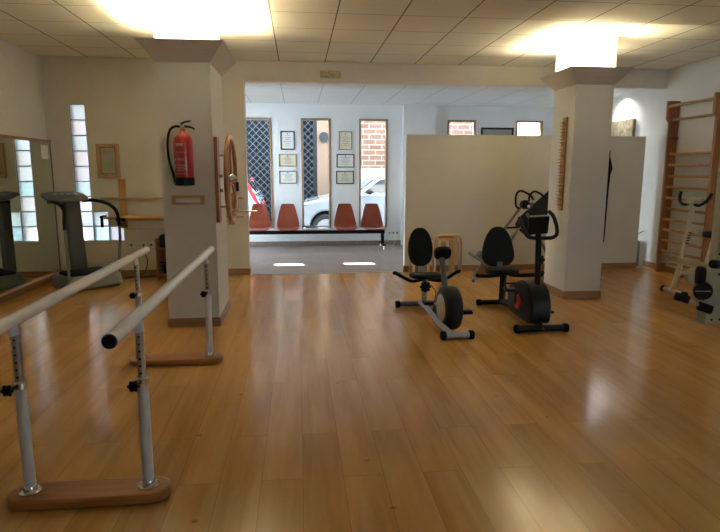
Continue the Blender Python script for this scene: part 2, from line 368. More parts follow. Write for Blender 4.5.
# skirting
def skirt(name, x0, x1, y0, y1, mat='skirt', hgt=0.085): struct(name, MB().box(x0, x1, y0, y1, 0, hgt), mat, label='brown wooden baseboard, ' + name.replace('_', ' '), cat='baseboard', bevel=0.004)
skirt('baseboard_middle', XL, -0.69, YH - .014, YH)
skirt('baseboard_opening', -0.69, -0.676, YH - .014, YH + D, 'skirty')
skirt('baseboard_partition', 1.46, 4.955, YH - .014, YH)
skirt('baseboard_partition_end', 1.461, 1.475, YH, YH + .1, 'skirty')
skirt('baseboard_right', XR - .014, XR, YR, YH + .2, 'skirty')
skirt('baseboard_left', XL, XL + .014, YR, YH - .014, 'skirty', .075)
struct('baseboard_front', MB().box(FX0, XR, YB - .012, YB, 0, .09), 'tile_skirt', label='brown tile baseboard of the waiting room', cat='baseboard')

# columns with flared light collars
def column(name, x0, x1, y0, y1, label):
    struct('wall_' + name, MB().box(x0, x1, y0, y1, 0, ZC), 'wall', label=label, cat='column')
    # collar: flared trough, open at the top
    zb, zt, fl, th = 2.325, 2.487, 0.135, 0.018
    w = MB(); bm = w.bm
    def ring(o_, z): return [bm.verts.new(p) for p in ((x0 - o_, y0 - o_, z), (x1 + o_, y0 - o_, z), (x1 + o_, y1 + o_, z), (x0 - o_, y1 + o_, z))]
    A = ring(0.0, zb); B = ring(fl, zt); C_ = ring(fl - th, zt); D_ = ring(0.0, zb + .03)
    for P_, Q in ((A, B), (B, C_), (C_, D_)):
        for j in range(4): bm.faces.new((P_[j], P_[(j + 1) % 4], Q[(j + 1) % 4], Q[j]))
    CO = struct('trim_' + name, w, 'collar', label='flared plaster collar hiding uplights on the ' + label, cat='collar')
    skirt('baseboard_' + name, x0 - .013, x1 + .013, y0 - .013, y1 + .013)
    # tubes inside the trough
    cx_, cy_, cz_ = (x0 + x1) / 2, (y0 + y1) / 2, zb + .03
    hx, hy = (x1 - x0) / 2, (y1 - y0) / 2; o_ = 0.05
    for (p, q) in (((-hx, -hy - o_), (hx, -hy - o_)), ((-hx, hy + o_), (hx, hy + o_)), ((-hx - o_, -hy), (-hx - o_, hy)), ((hx + o_, -hy), (hx + o_, hy)))[:4 if x0 < 0 else 3]:
        MB().cyl((cx_ + p[0], cy_ + p[1], cz_ + .065), (cx_ + q[0], cy_ + q[1], cz_ + .065), 0.013, seg=10).build('lamp_tube', 'tube', CO)
c1 = (-1.19, -0.74, 5.25, 6.0); c2 = (2.95, 3.372, 6.06, 6.60)
column('column_left', *c1, 'left column with the fire extinguisher')
column('column_right', *c2, 'right column with the finger ladder')

# ------------------------------------------------------------------ windows
win_lab = ['tall narrow wood-framed window left of the certificates, showing a grille and a red tail light',
           'tall narrow wood-framed middle window between the two columns of certificates',
           'tall narrow wood-framed window showing a brick wall, beside the pilaster',
           'wood-framed window above the partition showing brick', 'wood-framed bright window above the partition nearest the right column']
for i, (a, b_) in enumerate(wins):
    w = MB(); fw = 0.038; y0, y1 = YB - .012, YB + .06
    w.box(a, a + fw, y0, y1, z0w, z1w); w.box(b_ - fw, b_, y0, y1, z0w, z1w); w.box(a + fw, b_ - fw, y0, y1, z1w - fw, z1w); w.box(a + fw, b_ - fw, y0, y1, z0w, z0w + fw)
    f_ = struct('window_%d' % (i + 1), w, 'frame_wood', label=win_lab[i], cat='window', bevel=0.003)
    MB().box(a + fw, b_ - fw, YB + .03, YB + .034, z0w + fw, z1w - fw).build('window_pane', 'glass', f_)
w = MB(); fw = .05  # added glazed door, out of view, brings more daylight into the waiting room
for a in (dy0, (dy0 + dy1) / 2 - fw, (dy0 + dy1) / 2, dy1 - fw): w.box(FX0 - .10, FX0 - .04, a, a + fw, 0, dz)
w.box(FX0 - .10, FX0 - .04, dy0, dy1, dz - fw, dz); w.box(FX0 - .10, FX0 - .04, dy0, dy1, 0, .08)
f_ = struct('added_door', w, 'frame_wood', label='added glazed door, out of view, letting daylight into the waiting room', cat='door')
MB().box(FX0 - .072, FX0 - .068, dy0 + fw, dy1 - fw, .08, dz - fw).build('added_door_pane', 'glass', f_)
w = MB(); fw = .05  # window added behind the camera to brighten the exercise room
for a in (rx0, (rx0 + rx1) / 2 - fw / 2, rx1 - fw): w.box(a, a + fw, YR - .10, YR - .04, rz0, rz1)
w.box(rx0, rx1, YR - .10, YR - .04, rz0, rz0 + fw); w.box(rx0, rx1, YR - .10, YR - .04, rz1 - fw, rz1)
f_ = struct('window_7', w, 'frame_wood', label='added window behind the viewer, out of view, for extra daylight', cat='window')
MB().box(rx0 + fw, rx1 - fw, YR - .072, YR - .068, rz0 + fw, rz1 - fw).build('window_pane', 'glass', f_)
# glass block window
w = MB(); J = 0.007
cells = [(0, gz0 + k * .196) for k in range(9)] + [(1, gz0), (1, gz0 + .196), (2, gz0)]
grout = MB()
for c_, z in cells:
    x = GX[c_]; w.box(x + J, x + .196 - J, YH + .015, YH + .095, z + J, z + .196 - J)
    grout.box(x, x + J, YH + .01, YH + .10, z, z + .196); grout.box(x + .196 - J, x + .196, YH + .01, YH + .10, z, z + .196)
    grout.box(x + J, x + .196 - J, YH + .01, YH + .10, z, z + J); grout.box(x + J, x + .196 - J, YH + .01, YH + .10, z + .196 - J, z + .196)
gw = struct('window_6', grout, 'lgrey', label='stepped glass block window behind the vibration platform', cat='window')
w.build('glass_block_pane', 'block', gw, bevel=0.01)

# ------------------------------------------------------------------ outside: street, facade, cars
GZ = -0.15
struct('ground_street', MB().box(-14, 16, YB + .3, 15.6, GZ - .1, GZ), 'asphalt', label='asphalt street outside the windows', cat='ground')
struct('ground_yard', MB().box(-14, FX0 - .2, YH + .2, YB + .3, GZ - .1, GZ), 'asphalt', label='paved yard outside the glass blocks', cat='ground')
bl = thing('facade_building', 'brick and plaster building across the street behind the tall windows', 'building', (0, 14.5, GZ))
FH = 5.62
MB().box(0.98, 4.8, 0, .8, 0, FH).build('brick_wall', 'brick', bl)
MB().box(4.8, 14, .3, .5, 0, 2.1).build('garden_wall', 'plaster', bl)
MB().box(.47, 0.98, -.02, .8, 0, FH).build('plaster_strip', 'plaster', bl)
MB().box(-12, -3.4, 0, .8, 0, FH).build('plaster_wall', 'plaster', bl)
MB().box(-3.4, .47, 0, .8, 3.25, FH).build('lintel_wall', 'plaster', bl)
MB().box(1.0, 4.8, -.05, 0, 0, 1.62).build('whitewashed_base', P('whitewash', (.26, .25, .235), .9), bl)
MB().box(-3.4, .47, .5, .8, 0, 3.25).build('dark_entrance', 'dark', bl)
w = MB(); X0, X1, Z1 = -3.4, .38, 3.25
def clipline(cst, sgn):
    pts = []
    for x in (X0, X1):
        z = cst + sgn * x
        if 0 <= z <= Z1: pts.append((x, z))
    for z in (0, Z1):
        x = (z - cst) * sgn
        if X0 < x < X1: pts.append((x, z))
    return pts
k_ = -4.0
while k_ < 8:
    for sgn in (1, -1):
        p = clipline(k_, sgn)
        if len(p) >= 2: w.tube([(p[0][0], .15 + .012 * sgn, p[0][1]), (p[1][0], .15 + .012 * sgn, p[1][1])], .008, 5)
    k_ += 0.17
g_ = w.build('security_grille', 'lattice', bl)
MB().box(.38, .47, .1, .18, 0, 3.25).build('door_jamb', 'dgrey', bl)
MB().lathe([(.12, 0), (.12, .05), (.085, .07), (.075, .03), (.0, .03)], (.635, -.09, 2.37), 'Y').build('round_vent', 'dgrey', bl)

def car(name, loc, label):
    c = thing(name, label, 'car', loc)
    def arch(cx, r, n=12): return [(cx - r * math.cos(PI * i / n), .12 + .24 + r * math.sin(PI * i / n) * 1.0) for i in range(n + 1)]
    prof = [(0.05, .25), (0.0, .55), (.08, .74), (.25, .86), (.8, .99), (1.45, 1.07), (3.85, 1.10), (3.98, .95), (4.0, .45), (3.95, .25)]
    lower = prof + [(3.70, .25)] + arch(3.35, .35)[::-1] + [(2.95, .22), (1.2, .22)] + arch(.80, .35)[::-1]
    w = MB(); w.prism([(x, 0, z) for x, z in lower], (0, 1.7, 0)); w.build('car_body', 'carwhite', c, bevel=.05, seg=3)
    cab = [(1.45, 1.06), (1.88, 1.38), (2.15, 1.46), (2.6, 1.49), (3.4, 1.46), (3.62, 1.40), (3.93, 1.08)]
    def ins(p, s_): return [(x, s_ * (z - 1.06) * .45 + (0.03 if s_ > 0 else 1.67), z) for x, z in p]
    w = MB(); A = [w.bm.verts.new(v) for v in ins(cab, 1)]; B = [w.bm.verts.new((v[0], v[1], v[2])) for v in ins(cab, -1)]
    w.bm.faces.new(A); w.bm.faces.new(B[::-1])
    for i in range(len(A)): w.bm.faces.new((A[i], B[i], B[(i + 1) % len(A)], A[(i + 1) % len(A)]))
    w.build('car_cabin', 'carwhite', c, bevel=.02)
    def sideglass(p):
        w = MB(); w.prism([(x, 0.03 + (z - 1.06) * .45 - .008, z) for x, z in p], (0, .02, 0)); w.build('side_window', 'carglass', c)
    sideglass([(1.62, 1.10), (1.96, 1.36), (2.2, 1.41), (2.58, 1.42), (2.58, 1.10)]); sideglass([(2.66, 1.10), (2.66, 1.42), (3.35, 1.40), (3.5, 1.12)])
    w = MB(); w.prism([(1.50, .10, 1.095), (1.85, .22, 1.355), (1.85, 1.48, 1.355), (1.50, 1.60, 1.095)], (-.012, 0, .02)); w.build('windscreen', 'carglass', c)
    w = MB(); w.prism([(3.66, .26, 1.385), (3.90, .14, 1.13), (3.90, 1.56, 1.13), (3.66, 1.44, 1.385)], (.012, 0, .012)); w.build('rear_window', 'carglass', c)
    MB().ball((1.72, -.06, 1.12), .1, (.8, .7, .6)).build('wing_mirror', 'dgrey', c)
    for cx in (.80, 3.35):
        for yy in (.02, 1.5):
            wh = MB().lathe([(.2, 0), (.30, 0), (.325, .03), (.325, .16), (.30, .18), (.2, .18)], (cx, yy, .325), 'Y').build('wheel', 'tyre', c)
            w = MB().lathe([(.0, .0), (.21, .0), (.22, .02), (.0, .03)], (cx, yy - .004, .325), 'Y')
            w.build('wheel_rim', 'silver', wh)
    for yy in (-.012, 1.56):
        w = MB(); w.prism([(3.98, yy, .78), (4.02, yy, .80), (3.72, yy, 1.38), (3.64, yy, 1.40), (3.83, yy, 1.0)], (0, .15, 0)); w.build('tail_light', 'tail', c, bevel=.01)
    for yy in (-.005, 1.45):
        w = MB(); w.prism([(.02, yy, .66), (.30, yy, .80), (.42, yy, .85), (.12, yy, .78)], (0, .25, 0)); w.build('headlight', 'carglass', c)
    return c
car('parked_car', (-0.22, 12.3, GZ), 'white parked car seen by its front wheel and windscreen through the two right tall windows')
car('parked_hatchback', (-4.80, 12.3, GZ), 'white parked hatchback with a slanted red tail light outside the leftmost tall window')

# ------------------------------------------------------------------ waiting bench
b_ = thing('beam_bench', 'waiting room bench with four red-brown moulded seats on a black beam under the windows', 'bench', (0.3, 10.42, 0))
MB().box(-1.45, 1.26, -.04, .04, .28, .345).build('beam', 'black', b_, bevel=.006)
for x in (-1.35, 1.22):
    lg = MB().box(x - .025, x + .025, -.03, .03, .10, .28).build('leg', 'black', b_)
    MB().box(x - .03, x + .03, -.24, .24, .075, .105).build('leg_foot', 'black', lg, bevel=.008)
    for yy in (-.22, .22): MB().lathe([(.018, 0), (.024, .004), (.016, .02), (.012, .075)], (x, yy, 0)).build('glide', 'chrome', lg)
def shell(x):
    """one moulded shell: seat pan curving up into a tapered back"""
    w = MB(); prof = [(-.27, .36), (-.25, .385), (-.18, .39), (-.02, .375), (.07, .38), (.12, .41), (.155, .50), (.18, .62), (.205, .74), (.215, .805), (.215, .815)]
    wd = [.17, .20, .21, .215, .215, .212, .20, .172, .14, .118, .105]
    rows = []
    for (y, z), hw in zip(prof, wd):
        row = []
        for j in range(9):
            u = (j - 4) / 4; row.append(w.bm.verts.new((x + u * hw, y - .02 * u * u * (1 if z > .5 else 0) , z + (.018 * u * u if z < .45 else 0))))
        rows.append(row)
    for A, B in zip(rows, rows[1:]):
        for j in range(8): w.bm.faces.new((A[j], A[j + 1], B[j + 1], B[j]))
    o = w.build('seat_shell', 'seat', b_)
    so = o.modifiers.new('thick', 'SOLIDIFY'); so.thickness = .012
    ss = o.modifiers.new('sub', 'SUBSURF'); ss.levels = 1; ss.render_levels = 2
    MB().box(x - .09, x + .09, -.12, .10, .343, .366).build('seat_bracket', 'black', b_)
for x in (-1.01, -.50, .54, 1.04): shell(x)
MB().box(-.235, .235, -.24, .18, .365, .385).build('table_top', 'lgrey', b_, bevel=.004)
MB().box(-.1, .1, -.1, .1, .343, .366).build('table_bracket', 'black', b_)
for i, (x, y, a, mm, lab) in enumerate([(.20, 10.38, .1, 'paper', 'white magazine at the bottom of the pile on the bench table'), (.22, 10.37, -.15, 'lgrey', 'grey magazine in the middle of the pile on the bench table'), (.42, 10.36, .25, 'paper', 'white magazine lying alone at the right end of the bench table'), (.20, 10.39, .3, 'dgrey', 'dark-covered magazine on top of the pile on the bench table')]):
    o = MB().box(-.1, .1, -.14, .14, 0, .012).build('magazine', mm)
    z = .386 if i == 2 else .386 + .013 * (i if i < 2 else 2)
    o.location = (x, y, z); o.rotation_euler = (0, 0, a); tag(o, lab, 'magazine', 'magazines on the waiting room table')

# framed certificates
def frame(name, x0, x1, z0, z1, fm, pm, label, y=YB, fw=.016, lines=True, cat='certificate', group='framed certificates'):
    r_ = thing(name, label, cat, ((x0 + x1) / 2, y, z0), 0, group); hw, hh = (x1 - x0) / 2, z1 - z0
    w = MB(); w.box(-hw, -hw + fw, -.022, 0, 0, hh); w.box(hw - fw, hw, -.022, 0, 0, hh); w.box(-hw + fw, hw - fw, -.022, 0, 0, fw); w.box(-hw + fw, hw - fw, -.022, 0, hh - fw, hh)
    w.build('picture_frame', fm, r_, bevel=.002)
    MB().box(-hw + fw, hw - fw, -.010, -.002, fw, hh - fw).build('paper_sheet', pm, r_)
    if lines:
        w = MB(); n = 6
        for k in range(n):
            z = hh * (.25 + .5 * k / (n - 1)); l = hw * random.uniform(.35, .62)
            w.box(-l, l, -.0115, -.010, z - .003, z + .003)
        w.ball((-hw * .0, -.011, hh * .86), .012, (1, .2, 1)); w.build('printed_lines', 'ink', r_)
    return r_
frame('framed_certificate', -.315, -.06, 1.79, 2.125, 'dgrey', 'paper', 'upright certificate in a thin black frame, topmost of the left stack')
frame('framed_certificate', -.355, -.03, 1.485, 1.71, 'brass', 'cream_paper', 'yellowish certificate in a gold frame, middle of the left stack')
frame('framed_certificate', -.355, -.03, 1.17, 1.405, 'mgrey', 'paper', 'pale certificate in a grey frame, lowest of the left stack')
frame('framed_certificate', .755, 1.0, 1.79, 2.13, 'frame_wood', 'cream_paper', 'upright cream certificate in a brown frame, topmost of the right stack')
frame('framed_certificate', .715, 1.045, 1.47, 1.715, 'dgrey', 'paper', 'white certificate in a black frame, middle of the right stack')
frame('framed_certificate', .705, 1.035, 1.165, 1.405, 'dgrey', 'cream_paper', 'cream certificate in a dark frame, lowest of the right stack')
frame('framed_picture', 3.46, 4.10, 1.72, 2.225, 'black', 'lgrey', 'dark-framed picture whose top shows above the partition', fw=.035, lines=False, cat='picture', group=None)
# switches and sockets
def plate(name, x, z, y, label, kind, n=1, group=None):
    r_ = thing(name, label, 'switch' if kind == 's' else 'socket', (x, y, z), 0, group)
    for k in range(n):
        xx = (k - (n - 1) / 2) * .075
        p = MB().box(xx - .036, xx + .036, -.010, 0, -.036, .036).build('face_plate', 'white', r_, bevel=.003)
        if kind == 's': MB().box(xx - .022, xx + .022, -.014, -.010, -.026, .026).build('rocker', 'white', p, bevel=.002)
        else: MB().lathe([(.020, -.014), (.020, -.010), (.016, -.0105), (.016, -.014)][::-1], (xx, 0, 0), 'Y', 16).build('socket_well', 'mgrey', p)
    return r_
plate('light_switch', 1.87, 1.42, YB, 'double white light switch left of the pilaster, upper plate', 's', 1)
plate('light_switch', 1.87, 1.30, YB, 'white light switch directly below another one left of the pilaster', 's', 1)
r_ = plate('wall_socket', 1.80, .235, YB, 'row of three white sockets low on the wall beside the bench', 'k', 3)
MB().tube([(.05, -.02, -.015), (.04, -.04, -.115), (0, -.05, -.223), (-.10, -.10, -.227), (-.18, -.06, -.227)], .004, 6, smooth=6).build('power_cord', 'white', r_)

# stone panel and downlight on the right wall of the waiting room
tag(MB().box(XR - .045, XR, 8.63, 9.42, 1.85, 2.22).build('stone_panel', 'stone', bevel=.01), 'rough yellowish stone panel on the right wall above the partition end', 'panel')
dl = thing('recessed_downlight', 'bright recessed downlight in the waiting room ceiling above the stone panel', 'lamp', (5.04, 8.95, ZF))
MB().lathe([(.045, -.004), (.06, -.006), (.065, 0), (.045, 0)], (0, 0, 0)).build('trim_ring', 'white', dl)
MB().lathe([(.0, -.003), (.044, -.003), (.044, -.001), (0, -.001)], (0, 0, 0)).build('lens', 'spot', dl)
ld = bpy.data.lights.new('downlight_beam', 'SPOT'); lo = bpy.data.objects.new('downlight_beam', ld); COL.objects.link(lo); lo.parent = dl; lo.location = (0, 0, -.012)
ld.energy = 26; ld.spot_size = R(150); ld.spot_blend = .8; ld.shadow_soft_size = .04; ld.color = (.9, .96, 1)
tx = MB(); tx.lathe([(.10, 0), (.10, .34), (.09, .37), (.03, .385), (.03, .41), (.0, .41)], (0, 0, 0)); r_ = thing('umbrella_bin', 'small grey metal canister on the floor at the right end of the partition', 'canister', (5.06, 8.22, 0))
tx.build('canister_body', 'mgrey', r_)
MB().tube([(0, 0, .40), (.02, -.02, .46), (.07, -.05, .50), (.12, -.06, .53)], .007, 8, smooth=4).build('canister_handle', 'dgrey', r_)

# emergency light on the beam
r_ = thing('emergency_light', 'oblong beige emergency light on the beam above the opening', 'lamp', (.443, YH, 2.67))
MB().box(-.14, .14, -.018, 0, -.048, .048).build('back_plate', 'cream', r_, bevel=.01)
MB().pad((0, -.035, 0), .135, .045, .030, 3.5, Matrix.Rotation(R(90), 3, 'X')).build('lens_cover', 'amber', r_)

# ------------------------------------------------------------------ left wall: mirror
r_ = thing('wall_mirror', 'large wall mirror with a wooden top rail on the left wall', 'mirror', (XL + .03, 5.6, .075))
MB().box(.002, .010, -2.6, 2.30, .03, 1.68).build('mirror_pane', 'mirror', r_)
MB().box(-.03, .022, -2.6, 2.315, 1.68, 1.715).build('top_rail', 'skirty', r_)
MB().box(-.03, .05, -2.6, 2.315, 0, .03).build('bottom_rail', 'skirty', r_)
MB().box(-.03, .016, 2.30, 2.315, .03, 1.68).build('side_rail', 'mgrey', r_)
tag(MB().box(XL + .0405, XL + .0425, 7.63, 7.83, 1.55, 1.72).build('paper_notice', 'paper'), 'blank white paper notice stuck on the upper corner of the mirror', 'paper')

# framed box on the wall
r_ = thing('box_frame', 'empty light wood box frame hanging beside the glass blocks', 'frame', (-2.455, YH, 1.31))
w = MB(); hw, hh, fw = .14, .44, .04
w.box(-hw, -hw + fw, -.05, 0, 0, hh); w.box(hw - fw, hw, -.05, 0, 0, hh); w.box(-hw + fw, hw - fw, -.05, 0, 0, fw * 1.3); w.box(-hw + fw, hw - fw, -.05, 0, hh - fw, hh)
w.build('outer_frame', wood('pale_frame_wood', (.46, .31, .19)), r_, bevel=.004)
w = MB(); q = .012
w.box(-hw + fw, -hw + fw + q, -.035, 0, fw * 1.3, hh - fw); w.box(hw - fw - q, hw - fw, -.035, 0, fw * 1.3, hh - fw)
w.box(-hw + fw + q, hw - fw - q, -.035, 0, fw * 1.3, fw * 1.3 + q); w.box(-hw + fw + q, hw - fw - q, -.035, 0, hh - fw - q, hh - fw); w.build('inner_bead', 'red_wood', r_)
MB().box(-hw + fw + q, hw - fw - q, -.012, -.004, fw * 1.3 + q, hh - fw - q).build('back_panel', P('grey_green_card', (.40, .40, .32), .7), r_)

# wall-mounted wrist roller device (left of and behind the left column)
r_ = thing('wrist_exerciser', 'wooden wall-mounted wrist roller with board and rails behind the left column', 'exerciser', (-1.6, YH, 0))
MB().box(-.75, -.66, -.03, 0, .655, 1.30).build('mounting_board', 'beech', r_, bevel=.003)
MB().box(.655, .735, -.03, 0, .69, 1.12).build('mounting_board', 'beech', r_, bevel=.003)
MB().box(-.97, .86, -.055, -.03, 1.035, 1.062).build('upper_rail', 'beechx', r_, bevel=.004)
MB().box(-.75, .86, -.055, -.03, .785, .81).build('lower_rail', 'beechx', r_, bevel=.004)
MB().cyl((-.66, -.16, .80), (.10, -.16, .80), .033).build('wooden_roller', 'beechx', r_)
MB().cyl((-.93, -.16, .80), (-.66, -.16, .80), .016).build('roller_axle', 'beechx', r_)
MB().box(-.76, -.64, -.20, -.03, .765, .80).build('axle_bracket', 'black', r_)
for x in (-.94, .12):
    w = MB(); w.box(x - .02, x + .02, -.19, -.03, .80, .83); w.box(x - .015, x + .015, -.185, -.15, .68, .80); w.build('clamp', 'black', r_, bevel=.003)
MB().tube([(-.66, -.12, .655), (.55, -.12, .635)], .004, 6).build('cable', 'steel', r_)

# small shelf on the floor by the column
r_ = thing('shelf_unit', 'small reddish wooden shelf unit on the floor behind the left column', 'shelf', (-1.68, 7.74, 0))
for x in (-.17, .15): MB().box(x, x + .02, -.14, .14, 0, .545 if x < 0 else .51).build('side_panel', 'red_wood', r_, bevel=.003)
for z in (.06, .40): MB().box(-.15, .15, -.14, .14, z, z + .018).build('shelf_board', 'red_wood', r_)
MB().box(-.15, .15, .125, .14, .08, .50).build('back_board', 'red_wood', r_)
tag(MB().box(-1.80, -1.62, 7.62, 7.82, .42, .585).build('storage_box', 'dgrey', bevel=.01), 'dark grey box standing on the upper board of the small shelf', 'box')
r_ = thing('wire_basket', 'black basket on the lower board of the small shelf', 'basket', (-1.69, 7.735, .079))
w = MB()
for z, s_ in ((.0, .09), (.05, .10), (.10, .11), (.15, .12)): w.tube([(-s_, -s_, z), (s_, -s_, z), (s_, s_, z), (-s_, s_, z)], .006, 6, closed=True)
w.build('wire_side', 'black', r_); MB().box(-.085, .085, -.085, .085, .0, .12).build('basket_filling', 'dgrey', r_, bevel=.02)
for k, (x, lab) in enumerate([(-2.235, 'white wall socket nearest the glass blocks, above the cables'), (-2.08, 'white wall socket between two others, cable plugged in'), (-1.98, 'white wall socket nearest the small shelf')]):
    plate('wall_socket', x, .425, YH, lab, 'k', 1)
tag(MB().tube([(-2.08, YH - .02, .41), (-2.06, YH - .06, .33), (-2.03, YH - .05, .2), (-2.08, YH - .08, .05), (-2.2, YH - .12, .012), (-2.3, YH - .2, .008)], .006, 6, smooth=6).build('power_cable', 'cord'), 'black power cable hanging from the middle socket behind the vibration platform', 'cable')
tag(MB().tube([(-2.26, YH - .1, .01), (-2.1, YH - .14, .01), (-1.98, YH - .08, .01), (-1.87, YH - .10, .012)], .009, 6, smooth=6).build('floor_cable', 'cord'), 'black cable lying on the floor between platform and small shelf', 'cable')

# ------------------------------------------------------------------ vibration platform
VB = R(44)
r_ = thing('vibration_platform', 'grey vibration platform with console column and curved handles in front of the glass blocks', 'exercise machine', (-2.60, 7.28, 0), VB)
# local x = lateral (right/away), local y = back
def rr(hx, hy, z, n=6, cr_=.09):
    pts = []
    for cx, cy, a0 in ((hx - cr_, hy - cr_, 0), (-hx + cr_, hy - cr_, 90), (-hx + cr_, -hy + cr_, 180), (hx - cr_, -hy + cr_, 270)):
        for k in range(n + 1):
            a = R(a0 + 90 * k / n); pts.append((cx + cr_ * math.cos(a), cy + cr_ * math.sin(a), z))
    return pts
w = MB(); L = [rr(.37, .28, z, cr_=.1) for z in (.02,)]
def stack(secs):
    w = MB(); rings = [[w.bm.verts.new(p) for p in rr(hx, hy, z, cr_=min(.1, hx * .6, hy * .6))] for hx, hy, z in secs]
    for A, B in zip(rings, rings[1:]):
        n = len(A)
        for j in range(n): w.bm.faces.new((A[j], A[(j + 1) % n], B[(j + 1) % n], B[j]))
    w.bm.faces.new(rings[0]); w.bm.faces.new(rings[-1]); return w
stack([(.325, .26, .015), (.345, .28, .04), (.33, .27, .15), (.31, .25, .175)]).build('base_housing', 'base_grey', r_)
stack([(.28, .21, .174), (.28, .21, .19), (.27, .20, .196)]).build('foot_mat', 'blackrub', r_)
for x in (-.27, .27):
    for y in (-.2, .2): MB().cyl((x, y, 0), (x, y, .02), .03).build('rubber_foot', 'blackrub', r_)
w = MB(); w.prism([(-.085, .17, .17), (.10, .17, .17), (.10, .27, .17), (-.085, .27, .17)], (-.05, -.02, .92)); w.build('console_column', 'mgrey2', r_, bevel=.02)
w = stack([(.14, .09, 0), (.255, .13, .03), (.25, .125, .05), (.20, .10, .07)])
for v in w.bm.verts: v.co = Matrix.Rotation(R(18), 3, 'X') @ v.co + Vector((0, .18, 1.06))
con = w.build('console', 'console_grey', r_); con.location.x = -.12
w = MB()
for x in (-.12, -.04, .04, .12): w.lathe([(.022, 0), (.022, .006), (.016, .008)], (0, 0, 0))
for i_, v in enumerate(w.bm.verts):
    x = (-.12, -.04, .04, .12)[i_ // (3 * 28)]; v.co = Matrix.Rotation(R(18), 3, 'X') @ (v.co + Vector((x, 0, .07))) + Vector((0, .18, 1.06))
w.build('console_buttons', 'lgrey', con)
for s_ in (-1, 1):
    h_ = MB().tube([(s_ * .20 - .11, .17, 1.04), (s_ * .235 - .08, .06, 1.05), (s_ * .27 - .03, -.10, 1.02), (s_ * .30, -.20, .95), (s_ * .32, -.235, .86), (s_ * .325, -.24, .74)], .021, 12, smooth=6).build('hand_grip', 'black', r_)
    MB().tube([(s_ * .325, -.24, .75), (s_ * .325, -.24, .60), (s_ * .315, -.225, .40), (s_ * .31, -.215, .25), (s_ * .31, -.21, .14)], .017, 12, smooth=6).build('handle_tube', 'frame_silver', r_)

# ------------------------------------------------------------------ fire extinguisher on the left column
y_ = c1[2]
r_ = thing('fire_extinguisher', 'red fire extinguisher with black hose hanging on the left column', 'fire extinguisher', (-.975, y_ - .10, 1.285))
MB().lathe([(.070, .05), (.078, .06), (.080, .09), (.080, .36), (.074, .40), (.052, .43), (.028, .445), (.020, .46), (.020, .475)], (0, 0, 0)).build('cylinder_body', 'red', r_)
MB().lathe([(.060, 0), (.082, .005), (.084, .06), (.080, .07)], (0, 0, 0)).build('base_ring', 'black', r_)
MB().lathe([(.018, .47), (.022, .48), (.022, .50), (.012, .515)], (0, 0, 0)).build('valve', 'brass', r_)
w = MB(); w.tube([(-.02, 0, .50), (.02, 0, .50), (.08, 0, .49), (.10, 0, .475)], [.011, .008], 8, smooth=3); w.tube([(-.015, 0, .515), (.02, 0, .535), (.07, 0, .545)], [.010, .007], 8, smooth=3); w.build('handle_lever', 'black', r_)
MB().tube([(-.015, 0, .492), (-.05, -.01, .50), (-.10, -.01, .47), (-.125, -.01, .38), (-.125, -.01, .25), (-.105, -.01, .15), (-.085, -.01, .09)], .0105, 10, smooth=6).build('hose', 'blackrub', r_)
MB().cyl((-.088, -.01, .10), (-.075, -.01, .03), .015).build('nozzle', 'black', r_)
def arcplate(z0, z1, a0, a1, rad=.0808, seg=12):
    w = MB(); v0 = []; v1 = []
    for k in range(seg + 1):
        a = R(a0 + (a1 - a0) * k / seg); v0.append(w.bm.verts.new((rad * math.sin(a), -rad * math.cos(a), z0))); v1.append(w.bm.verts.new((rad * math.sin(a), -rad * math.cos(a), z1)))
    for k in range(seg): w.bm.faces.new((v0[k], v0[k + 1], v1[k + 1], v1[k]))
    return w
def join(ws):
    w = ws[0]
    for o in ws[1:]:
        me = bpy.data.meshes.new('tmp'); o.bm.to_mesh(me); o.bm.free(); w.bm.from_mesh(me); bpy.data.meshes.remove(me)
    return w
pl = []
for z, a, b2, hgt in ((.335, -38, 8, .022), (.215, -52, -40, .016), (.215, -30, -22, .016), (.215, -18, -6, .016), (.215, -2, 10, .016), (.150, -52, -44, .03), (.175, -36, 20, .004), (.165, -36, 22, .004), (.150, -36, 16, .004), (.14, -36, 24, .004), (.125, -36, 10, .004), (.10, -52, 14, .004), (.28, -40, 20, .005)):
    pl.append(arcplate(z, z + hgt, a, b2))
join(pl).build('label_print', P('faded_label_print', (.62, .40, .34), .6), r_)
MB().box(-.03, .03, .075, .10, .30, .42).build('wall_bracket', 'black', r_)
# plaque under it
r_ = thing('wooden_holder', 'small wooden holder with a slot below the fire extinguisher', 'holder', (-.967, y_, 1.118))
w = MB(); w.box(-.142, .142, -.03, 0, 0, .018); w.box(-.142, .142, -.03, 0, .058, .082); w.box(-.142, -.105, -.03, 0, .018, .058); w.box(.105, .142, -.03, 0, .018, .058); w.build('holder_frame', 'beechx', r_, bevel=.002)
MB().box(-.105, .105, -.022, -.004, .02, .045).build('paper_strip', 'paper', r_)

# ------------------------------------------------------------------ shoulder wheel on the side of the left column
xs_ = c1[1]
r_ = thing('shoulder_wheel', 'wooden shoulder exercise wheel mounted on the right side of the left column', 'exercise wheel', (xs_, 5.36, .95))
MB().box(0, .03, -.07, .07, 0, .76).build('mounting_board', 'red_wood', r_, bevel=.004)
for z in (.14, .60): MB().cyl((.03, 0, z), (.12, 0, z), .010).build('stand_off', 'brass', r_)
for z in (.27, .40): MB().box(.03, .055, .015, .045, z, z + .03).build('peg', 'red_wood', r_)
wh = MB().ring((.135, 0, .385), .375, .020, 'X', squash=(1, 1)).build('wheel_rim', 'wheelw', r_)
MB().box(.105, .125, -.03, .03, -.02, .76).build('support_bar', 'beech', r_, bevel=.003)
w = MB()
for a in (90, 210, 330): w.cyl((.135, 0, .385), (.135, .36 * math.cos(R(a)), .385 + .36 * math.sin(R(a))), .011, seg=10)
w.build('spokes', 'wheelw', wh)
